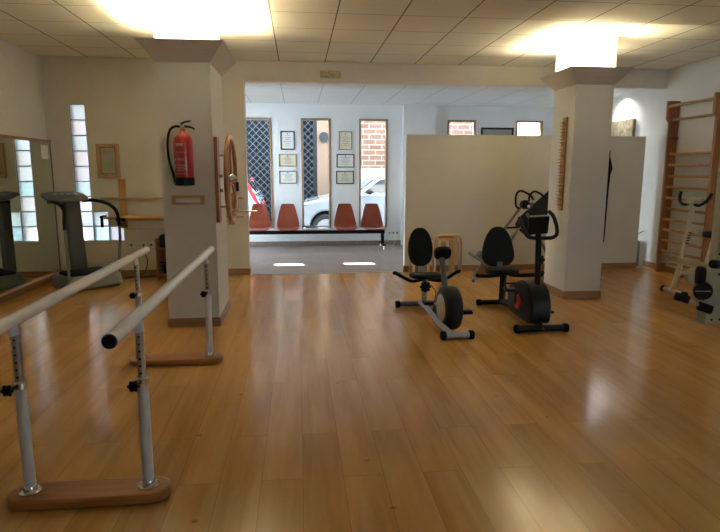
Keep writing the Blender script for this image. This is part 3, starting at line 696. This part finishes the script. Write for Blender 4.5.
MB().lathe([(.05, .10), (.055, .14), (.04, .165), (.02, .19), (.0, .19)], (0, 0, .385), 'X').build('hub', 'chrome', r_)
MB().cyl((.19, 0, .36), (.19, 0, .28), .012).build('tension_knob', 'black', r_)
MB().tube([(.10, -.02, .10), (.36, -.02, .10)], .009, 10).build('crank_handle', 'chrome', r_)
MB().lathe([(.022, .0), (.02, .03), (.0, .03)], (.135, 0, .10), 'X').build('handle_collar', 'brass', r_)

# finger ladder on the left side of the right column
r_ = thing('finger_ladder', 'narrow toothed wooden finger ladder on the left face of the right column', 'finger ladder', (c2[0], 6.25, .98))
MB().box(-.022, 0, -.045, .045, 0, 1.02).build('backing_board', 'beech', r_, bevel=.003)
w = MB()
for k in range(26):
    z = .05 + k * .036; w.prism([(-.022, -.03, z), (-.055, -.03, z + .012), (-.055, -.03, z + .018), (-.022, -.03, z + .022)], (0, .06, 0))
w.build('teeth', 'beechy', r_)
MB().tube([(-.012, 0, 0), (-.014, 0, -.18), (-.012, 0, -.32)], .005, 6).build('hanging_cord', 'paper', r_)

# strap hanging on the partition
r_ = thing('hanging_strap', 'long black strap hanging from a hook on the partition right of the column', 'strap', (4.40, YH, 0))
w = MB(); bm = w.bm
pts = [(-.0, 1.62, .010), (.012, 1.54, .030), (.028, 1.45, .042), (.012, 1.36, .024), (.004, 1.1, .020), (.0, .8, .020), (-.004, .55, .021), (-.008, .40, .022)]
A = []
for x, z, hw in pts: A.append([bm.verts.new((x - hw, -.02, z)), bm.verts.new((x + hw * .6, -.02, z)), bm.verts.new((x + hw * .6, -.045, z)), bm.verts.new((x - hw, -.045, z))])
for P_, Q in zip(A, A[1:]):
    for j in range(4): bm.faces.new((P_[j], P_[(j + 1) % 4], Q[(j + 1) % 4], Q[j]))
bm.faces.new(A[0]); bm.faces.new(A[-1]); w.build('strap_band', 'blackrub', r_)
MB().tube([(0, 0, 1.70), (0, -.035, 1.70), (0, -.035, 1.60)], .008, 8).build('hook', 'black', r_)

# ------------------------------------------------------------------ wall bars on the right wall
r_ = thing('wall_bars', 'tall wooden wall bars with many rungs on the right wall', 'wall bars', (XR, 7.1, 0))
def wpost(y0, y1, top):
    w = MB(); w.prism([(0, y0, 0), (-.135, y0, 0), (-.135, y0, 2.07), (-.175, y0, 2.12), (-.175, y0, top), (0, y0, top)], (0, y1 - y0, 0)); return w.build('side_post', 'red_wood', r_, bevel=.003)
wpost(.50, .54, 2.36); wpost(-.41, -.37, 2.36)
for z in [2.11, 1.648, 1.497, 1.346, 1.196, 1.048, .9, .75, .602, .455, .308, .16]:
    MB().cyl((-.085, -.37, z), (-.085, .50, z), .019, seg=12).build('rung', 'beechy', r_)
MB().cyl((-.145, -.37, 2.29), (-.145, .50, 2.29), .021, seg=12).build('rung', 'beechy', r_)
for z in (1.86, .76): MB().box(-.09, -.05, .40, .50, z - .008, z + .008).build('metal_bracket', 'black', r_)

# ------------------------------------------------------------------ parallel bars
r_ = thing('parallel_bars', 'walking parallel bars with white rails on wooden bases at the left', 'parallel bars', (-.925, 3.34, 0))
xl, xr, yn, yf, zr = -.248, .248, -.905, .905, .80
def plank(y):
    w = MB(); n = 10; pts = []
    for sgn in (1, -1):
        for k in range(n + 1):
            a = R(-90 + 180 * k / n); pts.append((sgn * (.262 + .080 * math.cos(a)), y + sgn * .085 * math.sin(a), 0.0))
    w.prism(pts, (0, 0, .045)); return w.build('wooden_base', 'base_wood', r_, bevel=.012)
for y in (yn, yf):
    plank(y)
    for x in (xl, xr):
        p = MB().cyl((x, y, .045), (x, y, .52), .0235).build('post', 'white_post', r_)
        w = MB(); w.lathe([(.046, .045), (.046, .052), (.03, .054)], (x, y, 0)); w.lathe([(.029, .052), (.028, .075), (.0235, .08)], (x, y, 0)); w.build('flange', 'chrome', p)
        ip = MB().cyl((x, y, .50), (x, y, .755), .0175).build('inner_tube', 'steel', p)
        w = MB()
        for k in range(6): w.lathe([(.005, -.0185), (.005, -.012)], (x, y, .568 + k * .032), 'Y', 8)
        w.build('adjustment_holes', 'black', r_)
        MB().lathe([(.028, .515), (.028, .542), (.02, .549)], (x, y, 0)).build('locking_collar', 'chrome', p)
        w = MB(); w.cyl((x, y - .02, .53), (x - .012, y - .06, .532), .007, seg=8)
        c_ = Vector((x - .018, y - .072, .532))
        w.lathe([(.017, -.010), (.021, -.004), (.021, .006), (.015, .011)], c_, 'Y', 12)
        for k in range(6): w.ball(c_ + Vector((.019 * math.cos(k * PI / 3), 0, .019 * math.sin(k * PI / 3))), .0075)
        w.build('star_knob', 'black', p)
        MB().cyl((x, y, .745), (x - .01, y, .785), .021).build('rail_saddle', 'white_post', p)
for x in (xl, xr):
    rs_ = 1
    rl = MB().cyl((x + .0 - rs_ * .02, -1.22, zr), (x + .0 - rs_ * .02, 1.27, zr), .0285, seg=28).build('handrail', 'white_metal', r_)
    for y, d_ in ((-1.22, -1), (1.27, 1)): MB().lathe([(.0285, 0), (.0285, .006 * d_), (.024, .011 * d_), (.0, .012 * d_)], (x - .02, y, zr), 'Y', 28).build('end_cap', 'black', rl)

# ------------------------------------------------------------------ recumbent bikes
def cap_bar(parent, y, hx, r, matb, z=None, capl=.045, capr=None):
    z = z or r; w = MB().cyl((-hx, y, z + .008), (hx, y, z + .008), r); o = w.build('stabilizer', matb, parent)
    for s_ in (-1, 1): MB().lathe([(r * 1.0, -.0), (r * 1.28, .004), (r * 1.28, capl - .006), (r * 1.1, capl), (0, capl)] if s_ > 0 else [(r, 0), (r * 1.28, -.004), (r * 1.28, -capl + .006), (r * 1.1, -capl), (0, -capl)], (s_ * (hx - .035), y, z + .008), 'X', 20).build('stabilizer_cap', 'blackrub', o)
    return o
def star(parent, c, axis='Y', rad=.03, n=6, nm='adjuster_knob'):
    w = MB(); c = Vector(c); w.lathe([(rad * .8, -.012), (rad, -.006), (rad, .008), (rad * .7, .014)], c, axis, 16)
    for k in range(n):
        a = k * 2 * PI / n; w.ball(c + Vector({'Y': (rad * math.cos(a), 0, rad * math.sin(a)), 'X': (0, rad * math.cos(a), rad * math.sin(a))}[axis]), rad * .33)
    return w.build(nm, 'black', parent)
# bike 1, silver and black
r_ = thing('recumbent_bike', 'recumbent exercise bike with round black flywheel housing and silver frame, nearest the opening', 'exercise bike', (1.295, 5.22, 0), R(3))
cap_bar(r_, .60, .26, .030, 'frame_silver', .030); cap_bar(r_, -.60, .135, .030, 'frame_silver', .030)
w = MB(); w.tube([(-.01, .60, .05), (-.03, .25, .075), (-.065, -.25, .060), (-.05, -.60, .045)], .028, 4, squash=(1.2, 1.0)); w.build('main_frame', 'frame_silver', r_)
w = MB(); w.tube([(0, .46, .06), (-.005, .44, .20), (-.01, .40, .335)], .028, 4); w.build('seat_post', 'lgrey', r_)
star(r_, (-.02, .36, .265), 'Y', .045, 8)
w = MB(); w.tube([(.04, .36, .28), (.07, .30, .22), (.03, .2, .15)], .005, 6, smooth=6); w.build('sensor_cable', 'cord', r_)
MB().pad((-.01, .37, .375), .155, .15, .03, 3, Matrix.Rotation(R(-4), 3, 'X'), taper=.12).build('seat_cushion', 'pad', r_)
for s_ in (-1, 1):
    MB().tube([(s_ * .03 - .01, .40, .335), (s_ * .14 - .01, .36, .325), (s_ * .21 - .015, .33, .355), (s_ * .31 - .03, .28, .425), (s_ * .33 - .035, .26, .43)], .018, 12, smooth=5).build('seat_handle', 'black', r_)
MB().box(-.045, .03, .53, .56, .36, .50).build('back_bracket', 'lgrey', r_)
MB().pad((-.025, .575, .64), .128, .20, .035, 2.3, Matrix.Rotation(R(80), 3, 'X'), taper=-.10).build('backrest', 'pad', r_)
# flywheel housing
w = MB(); w.lathe([(.13, -.078), (.165, -.076), (.188, -.062), (.198, -.035), (.198, .035), (.188, .062), (.165, .076), (.0, .078)], (0.015, -.31, .208), 'X', 48); hs = w.build('flywheel_housing', 'dgrey', r_)
MB().lathe([(.0, -.095), (.06, -.092), (.12, -.082), (.135, -.074), (.135, -.06)], (0.015, -.31, .208), 'X', 40).build('silver_disc', 'silver', hs)
w = MB(); w.prism([(-.03, -.36, .06), (-.03, .10, .08), (-.03, .02, .17), (-.03, -.14, .30), (-.03, -.2, .2)], (.08, 0, 0)); w.build('side_cover', 'dgrey', r_, bevel=.015)
w = MB(); w.tube([(.0, -.22, .38), (-.002, -.17, .52), (-.01, -.11, .66)], .027, 12, squash=(1, .8)); w.build('console_mast', 'mgrey', r_)
w = MB().pad((-.0, -.12, .675), .080, .062, .035, 3, Matrix.Rotation(R(-60), 3, 'X')); w.build('console', 'black', r_)
w = MB(); w.box(.09, .108, -.385, -.295, .19, .225); w.build('crank_arm', 'dgrey', r_, bevel=.004)
w = MB(); w.box(.11, .20, -.42, -.34, .165, .19); w.box(.11, .20, -.415, -.345, .19, .20); w.build('pedal', 'black', r_, bevel=.006)
w = MB(); w.box(-.10, -.085, -.31, -.20, .215, .235); w.build('crank_arm', 'silver', r_, bevel=.004)
w = MB(); w.box(-.19, -.10, -.22, -.13, .215, .24); w.build('pedal', 'black', r_, bevel=.006)

# bike 2, all black with U-shaped handlebar
r_ = thing('recumbent_bike', 'black recumbent exercise bike with tablet console and red disc, beside the right column', 'exercise bike', (2.13, 5.28, 0), R(0))
cap_bar(r_, .54, .25, .027, 'black', .027); cap_bar(r_, -.52, .235, .030, 'black', .030)
MB().ball((.0, -.555, .04), .012, (1, .4, 1)).build('red_badge', 'redplast', r_)
w = MB(); w.tube([(0, .54, .045), (0, .2, .085), (0, -.2, .07), (0, -.52, .05)], .030, 4, squash=(1.2, 1.0)); w.build('main_frame', 'black', r_)
w = MB(); w.tube([(0, .50, .06), (0, .48, .36)], .036, 4); w.build('seat_post', 'dgrey', r_)
MB().pad((-.02, .44, .385), .165, .15, .034, 3, Matrix.Rotation(R(-4), 3, 'X'), taper=.15).build('seat_cushion', 'pad', r_)
for s_ in (-1, 1):
    MB().tube([(s_ * .05, .46, .345), (s_ * .16, .43, .340), (s_ * .26, .38, .352), (s_ * .33, .30, .365), (s_ * .33, .26, .40)] if s_ > 0 else [(-.05, .46, .345), (-.16, .44, .338), (-.26, .41, .345), (-.32, .36, .36)], .020, 12, smooth=5).build('seat_handle', 'black', r_)
MB().box(-.03, .03, .60, .63, .34, .46).build('back_bracket', 'mgrey', r_)
MB().pad((-.01, .66, .615), .165, .215, .036, 2.6, Matrix.Rotation(R(82), 3, 'X'), taper=-.30).build('backrest', 'pad', r_)
# housing: rounded box profile extruded in x
def blob(prof, x0, x1, inset):
    w = MB(); n = len(prof); cy = sum(p[0] for p in prof) / n; cz = sum(p[1] for p in prof) / n
    secs = [(x0, inset), (x0 + .02, .0), (x1 - .02, .0), (x1, inset)]; rings = []
    for x, k in secs: rings.append([w.bm.verts.new((x, p[0] + (cy - p[0]) * k, p[1] + (cz - p[1]) * k)) for p in prof])
    for A, B in zip(rings, rings[1:]):
        for j in range(n): w.bm.faces.new((A[j], A[(j + 1) % n], B[(j + 1) % n], B[j]))
    w.bm.faces.new(rings[0][::-1]); w.bm.faces.new(rings[-1]); return w
prof = [(p.x, p.y) for p in curve([Vector(q) for q in ((-.50, .10, 0), (-.51, .22, 0), (-.46, .34, 0), (-.36, .41, 0), (-.22, .42, 0), (-.10, .385, 0), (.02, .345, 0), (.10, .30, 0), (.11, .16, 0), (.05, .075, 0), (-.2, .06, 0), (-.42, .06, 0))], 5, True)]
hs = blob(prof, -.10, .10, .12).build('drive_housing', 'black', r_)
MB().lathe([(.0, -.118), (.062, -.114), (.070, -.10)], (0, -.20, .205), 'X', 32).build('red_disc', 'redplast', hs)
w = MB(); w.box(-.135, -.12, -.215, -.185, .19, .32); w.build('crank_arm', 'dgrey', r_, bevel=.004)
w = MB(); w.box(-.235, -.135, -.25, -.15, .315, .34); w.tube([(-.235, -.24, .34), (-.235, -.20, .385), (-.14, -.20, .385), (-.135, -.24, .34)], .010, 6, squash=(1, 1)); w.build('pedal', 'black', r_, bevel=.005)
w = MB(); w.box(.135, .15, -.20, -.12, .11, .14); w.build('crank_arm', 'dgrey', r_, bevel=.004)
w = MB(); w.box(.15, .235, -.26, -.17, .10, .125); w.build('pedal', 'black', r_, bevel=.005)
w = MB(); w.tube([(.01, -.36, .37), (.02, -.33, .55), (.03, -.29, .78), (.03, -.27, .86)], .027, 12); w.build('console_mast', 'black', r_)
star(r_, (.02, -.375, .63), 'Y', .034, 6)
hb = [(-.07, -.06, .98), (-.075, -.11, .95), (-.075, -.20, .875), (-.06, -.25, .835), (-.03, -.275, .818), (.06, -.275, .815), (.16, -.275, .818), (.215, -.25, .845), (.235, -.20, .91), (.235, -.12, 1.0), (.215, -.06, 1.04)]
MB().tube(hb, .018, 12, smooth=5).build('handlebar', 'black', r_)
M3 = Matrix.Translation((.035, -.255, .932)) @ Matrix.Rotation(R(-3), 4, 'Y') @ Matrix.Rotation(R(14), 4, 'X')
con = MB().box(-.095, .095, -.018, .018, -.085, .085, M3).build('console', 'black', r_, bevel=.01)
MB().box(-.085, .085, -.012, .024, .078, .087, M3).build('console_edge', 'lgrey', con)

# ------------------------------------------------------------------ wooden stools by the partition
def stool():
    r_ = thing('bentwood_stool', 'x', 'stool', (0, 0, 0), 0, 'pale wooden stools against the partition')
    w = MB(); w.lathe([(.0, .49), (.145, .49), (.158, .495), (.158, .508), (.150, .513), (.0, .513)], (0, 0, 0), 'Z', 36); w.build('seat', 'stool_wood', r_)
    for k in range(4):
        a = R(45 + 90 * k); c_, s_ = math.cos(a), math.sin(a)
        pts = [(c_ * .03, s_ * .03, .480), (c_ * .10, s_ * .10, .480), (c_ * .145, s_ * .145, .472), (c_ * .165, s_ * .165, .43), (c_ * .176, s_ * .176, .3), (c_ * .19, s_ * .19, 0.004)]
        MB().tube([Vector(p) for p in pts], .017, 8, smooth=4, squash=(.6, 1.25)).build('leg', 'stool_wood', r_)
    return r_
st = stool(); st.location = (1.66, 7.66, 0); st['label'] = 'wooden stool hidden mostly behind the oval backrest of the silver bike'
dup(st, None, (2.0, 7.64, 0), (0, 0, R(12)), 'wooden stool at the bottom of the stack right of the silver bike')
dup(st, None, (2.035, 7.65, .048), (0, R(2), R(50)), 'wooden stool on top of the stack right of the silver bike')

# ------------------------------------------------------------------ folded inversion bench behind the right column
r_ = thing('inversion_table', 'folded inversion table with black bed and hooped handles leaning behind the black bike', 'exercise bench', (2.9, 7.3, 0))
X = lambda x: x - 2.9
def rod(nm, pts, r, mt, sm=0): return MB().tube([(X(a), b2, c_) for a, b2, c_ in pts], r, 10, smooth=sm).build(nm, mt, r_)
rod('hoop_handle', [(2.86, -.02, .93), (2.82, -.02, .97), (2.81, -.02, 1.06), (2.825, -.02, 1.13), (2.87, -.02, 1.16), (2.94, -.02, 1.14), (3.02, -.02, 1.09), (3.05, -.02, 1.04)], .014, 'black', 5)
rod('hoop_handle', [(3.04, .1, 1.02), (3.05, .1, 1.10), (3.10, .1, 1.145), (3.16, .1, 1.135), (3.23, .1, 1.09), (3.26, .1, 1.03)], .014, 'black', 5)
MB().lathe([(.0, -.05), (.055, -.045), (.062, 0), (.055, .045), (0, .05)], (X(2.925), -.05, .985), 'Y').build('pivot_hub', 'black', r_)
MB().ball((X(2.955), -.11, .965), .02).build('pivot_bolt', 'white', r_)
rod('frame_tube', [(2.90, 0, .96), (2.68, -.0, .66), (2.28, -.05, .04)], .019, 'mgrey')
rod('frame_tube', [(3.10, .12, 1.0), (2.83, .18, .44), (2.62, .22, .03)], .019, 'mgrey')
rod('frame_tube', [(2.96, .05, .72), (2.74, .02, .52), (2.42, 0, .30)], .016, 'steel')
rod('cross_brace', [(2.69, 0, .675), (2.95, .05, .685)], .013, 'black')
rod('foot_bar', [(2.20, -.05, .36), (2.30, -.05, .30), (2.46, -.05, .20)], .022, 'steel')
rod('floor_bar', [(2.20, -.28, .03), (2.28, -.05, .03), (2.62, .22, .03), (2.68, .36, .03)], .02, 'mgrey')
rod('rear_leg', [(3.0, .05, .86), (3.45, .0, .04)], .019, 'mgrey')
rod('rear_floor_bar', [(3.45, -.25, .03), (3.45, .35, .03)], .02, 'mgrey')
rot = Matrix.Rotation(R(-42), 3, 'Y')
MB().pad((X(3.25), .05, .92), .44, .16, .05, 5, rot @ Matrix.Rotation(R(45), 3, 'X')).build('padded_bed', 'pad', r_)
MB().pad((X(2.40), -.05, .30), .10, .09, .05, 3.5, Matrix.Rotation(R(38), 3, 'Y')).build('foot_pad', 'mgrey', r_)

# ------------------------------------------------------------------ white upright bike
r_ = thing('upright_bike', 'cream upright exercise bike with black handlebar ends in front of the wall bars', 'exercise bike', (4.55, 6.12, 0))
w = MB().cyl((-.25, -.20, .042), (-.25, .16, .042), .030); sb = w.build('stabilizer', 'cream', r_)
for y, d_ in ((.14, 1), (-.18, -1)): MB().lathe([(.031, 0), (.038, .004 * d_), (.038, .04 * d_), (.02, .046 * d_), (0, .046 * d_)], (-.25, y, .042), 'Y').build('stabilizer_cap', 'blackrub', sb)
w = MB().cyl((.38, -.20, .042), (.38, .2, .042), .030); w.build('stabilizer', 'cream', r_)
MB().tube([(-.25, 0, .06), (-.22, 0, .20), (-.19, 0, .34)], .030, 12, smooth=3).build('fork', 'cream', r_)
pm = MB().tube([(-.19, 0, .33), (-.155, 0, .60), (-.10, .0, 1.03)], .027, 12).build('handlebar_mast', 'cream', r_)
w = MB()
for k in range(5): w.box(-.17 + .006 * k, -.13 + .006 * k, -.031, -.026, .60 + k * .03, .615 + k * .03)
w.build('printed_mark', 'black', pm)
MB().pad((-.10, 0, 1.08), .055, .075, .04, 3, Matrix.Rotation(R(10), 3, 'Y')).build('console_head', 'cream', r_)
for s_ in (-1, 1):
    MB().tube([(-.12, s_ * .05, 1.05), (-.13, s_ * .12, 1.04), (-.12, s_ * .20, 1.07), (-.10, s_ * .24, 1.12), (-.08, s_ * .26, 1.18)], .017, 10, smooth=5).build('handlebar_grip', 'blackrub', r_)
MB().tube([(-.20, 0, .26), (.1, 0, .22), (.38, 0, .06)], .026, 10, smooth=4).build('main_frame', 'cream', r_)
MB().tube([(.10, 0, .22), (.16, 0, .5), (.2, 0, .68)], .022, 10).build('seat_post', 'cream', r_)
MB().pad((.2, 0, .70), .13, .10, .04, 2.4).build('saddle', 'pad', r_)
MB().lathe([(.0, -.04), (.08, -.04), (.09, -.02), (.09, .02), (.08, .04), (0, .04)], (-.02, 0, .22), 'Y', 36).build('drive_cover', 'cream', r_)
for s_, dx in ((-1, .05), (1, -.09)):
    MB().box(-.02 + dx - .04, -.02 + dx + .04, s_ * .05 - .008, s_ * .05 + .008, .20, .22).build('crank_arm', 'chrome', r_)
    MB().box(-.02 + dx - .04, -.02 + dx + .04, s_ * .06, s_ * .16, .19, .215).build('pedal', 'black', r_, bevel=.005)

# ------------------------------------------------------------------ multi gym at the right edge
r_ = thing('leg_machine', 'cream leg exercise machine with black foam rollers at the right edge', 'exercise machine', (4.1, 5.2, 0))
w = MB(); w.prism([(-.345, -.35, 0), (.25, -.35, 0), (.25, -.35, .55), (-.16, -.35, .59), (-.345, -.35, .50)], (0, .12, 0)); fp = w.build('side_plate', 'cream2', r_, bevel=.01)
w = MB()
for x, z in ((-.28, .05), (-.20, .05), (-.25, .48), (-.1, .05)): w.lathe([(.012, -.006), (.012, 0)], (x, -.35, z), 'Y', 10)
w.build('bolt_heads', 'dgrey', fp)
MB().box(-.20, -.06, -.23, -.13, .02, 1.60).build('upright_post', 'cream2', r_, bevel=.008)
w = MB()
for z in (.65, .80, .95, 1.10, 1.25): w.lathe([(.013, -.004), (.013, 0)], (-.17, -.231, z), 'Y', 10)
w.build('pin_holes', 'black', r_)
bm_ = MB().box(-.025, .025, -.25, .80, .44, .495, Matrix.Rotation(R(0), 4, 'Z')).build('lever_beam', 'cream2', r_, bevel=.006)
MB().box(-.05, .04, .79, .81, .42, .51).build('end_plate', 'cream2', bm_)
MB().cyl((-.36, -.40, .585), (-.28, -.36, .575), .04, seg=20).build('foam_roller', 'blackrub', r_)
MB().tube([(-.43, -.38, .55), (-.45, -.39, .44), (-.44, -.39, .36)], .022, 10).build('lever_arm', 'cream2', r_)
MB().pad((-.47, -.40, .48), .035, .05, .085, 3).build('knee_pad', 'pad', r_)
dk = MB().lathe([(.0, -.04), (.075, -.035), (.09, 0), (.075, .035), (0, .04)], (-.44, -.41, .34), 'Y', 32).build('resistance_disc', 'black', r_)
MB().cyl((-.40, -.455, .345), (-.55, -.46, .35), .006).build('disc_pin', 'chrome', dk)
MB().cyl((-.38, -.41, .34), (-.30, -.36, .34), .02).build('disc_axle', 'cream2', r_)
MB().cyl((-.63, -.30, .275), (-.53, -.36, .245), .038, seg=20).build('foam_roller', 'blackrub', r_)
MB().cyl((-.46, -.40, .20), (-.36, -.44, .165), .042, seg=20).build('foam_roller', 'blackrub', r_)
MB().cyl((-.56, -.34, .255), (-.40, -.42, .18), .012).build('roller_axle', 'cream2', r_)
MB().cyl((-.48, -.38, .215), (-.46, -.40, .30), .014).build('roller_bracket', 'cream2', r_)
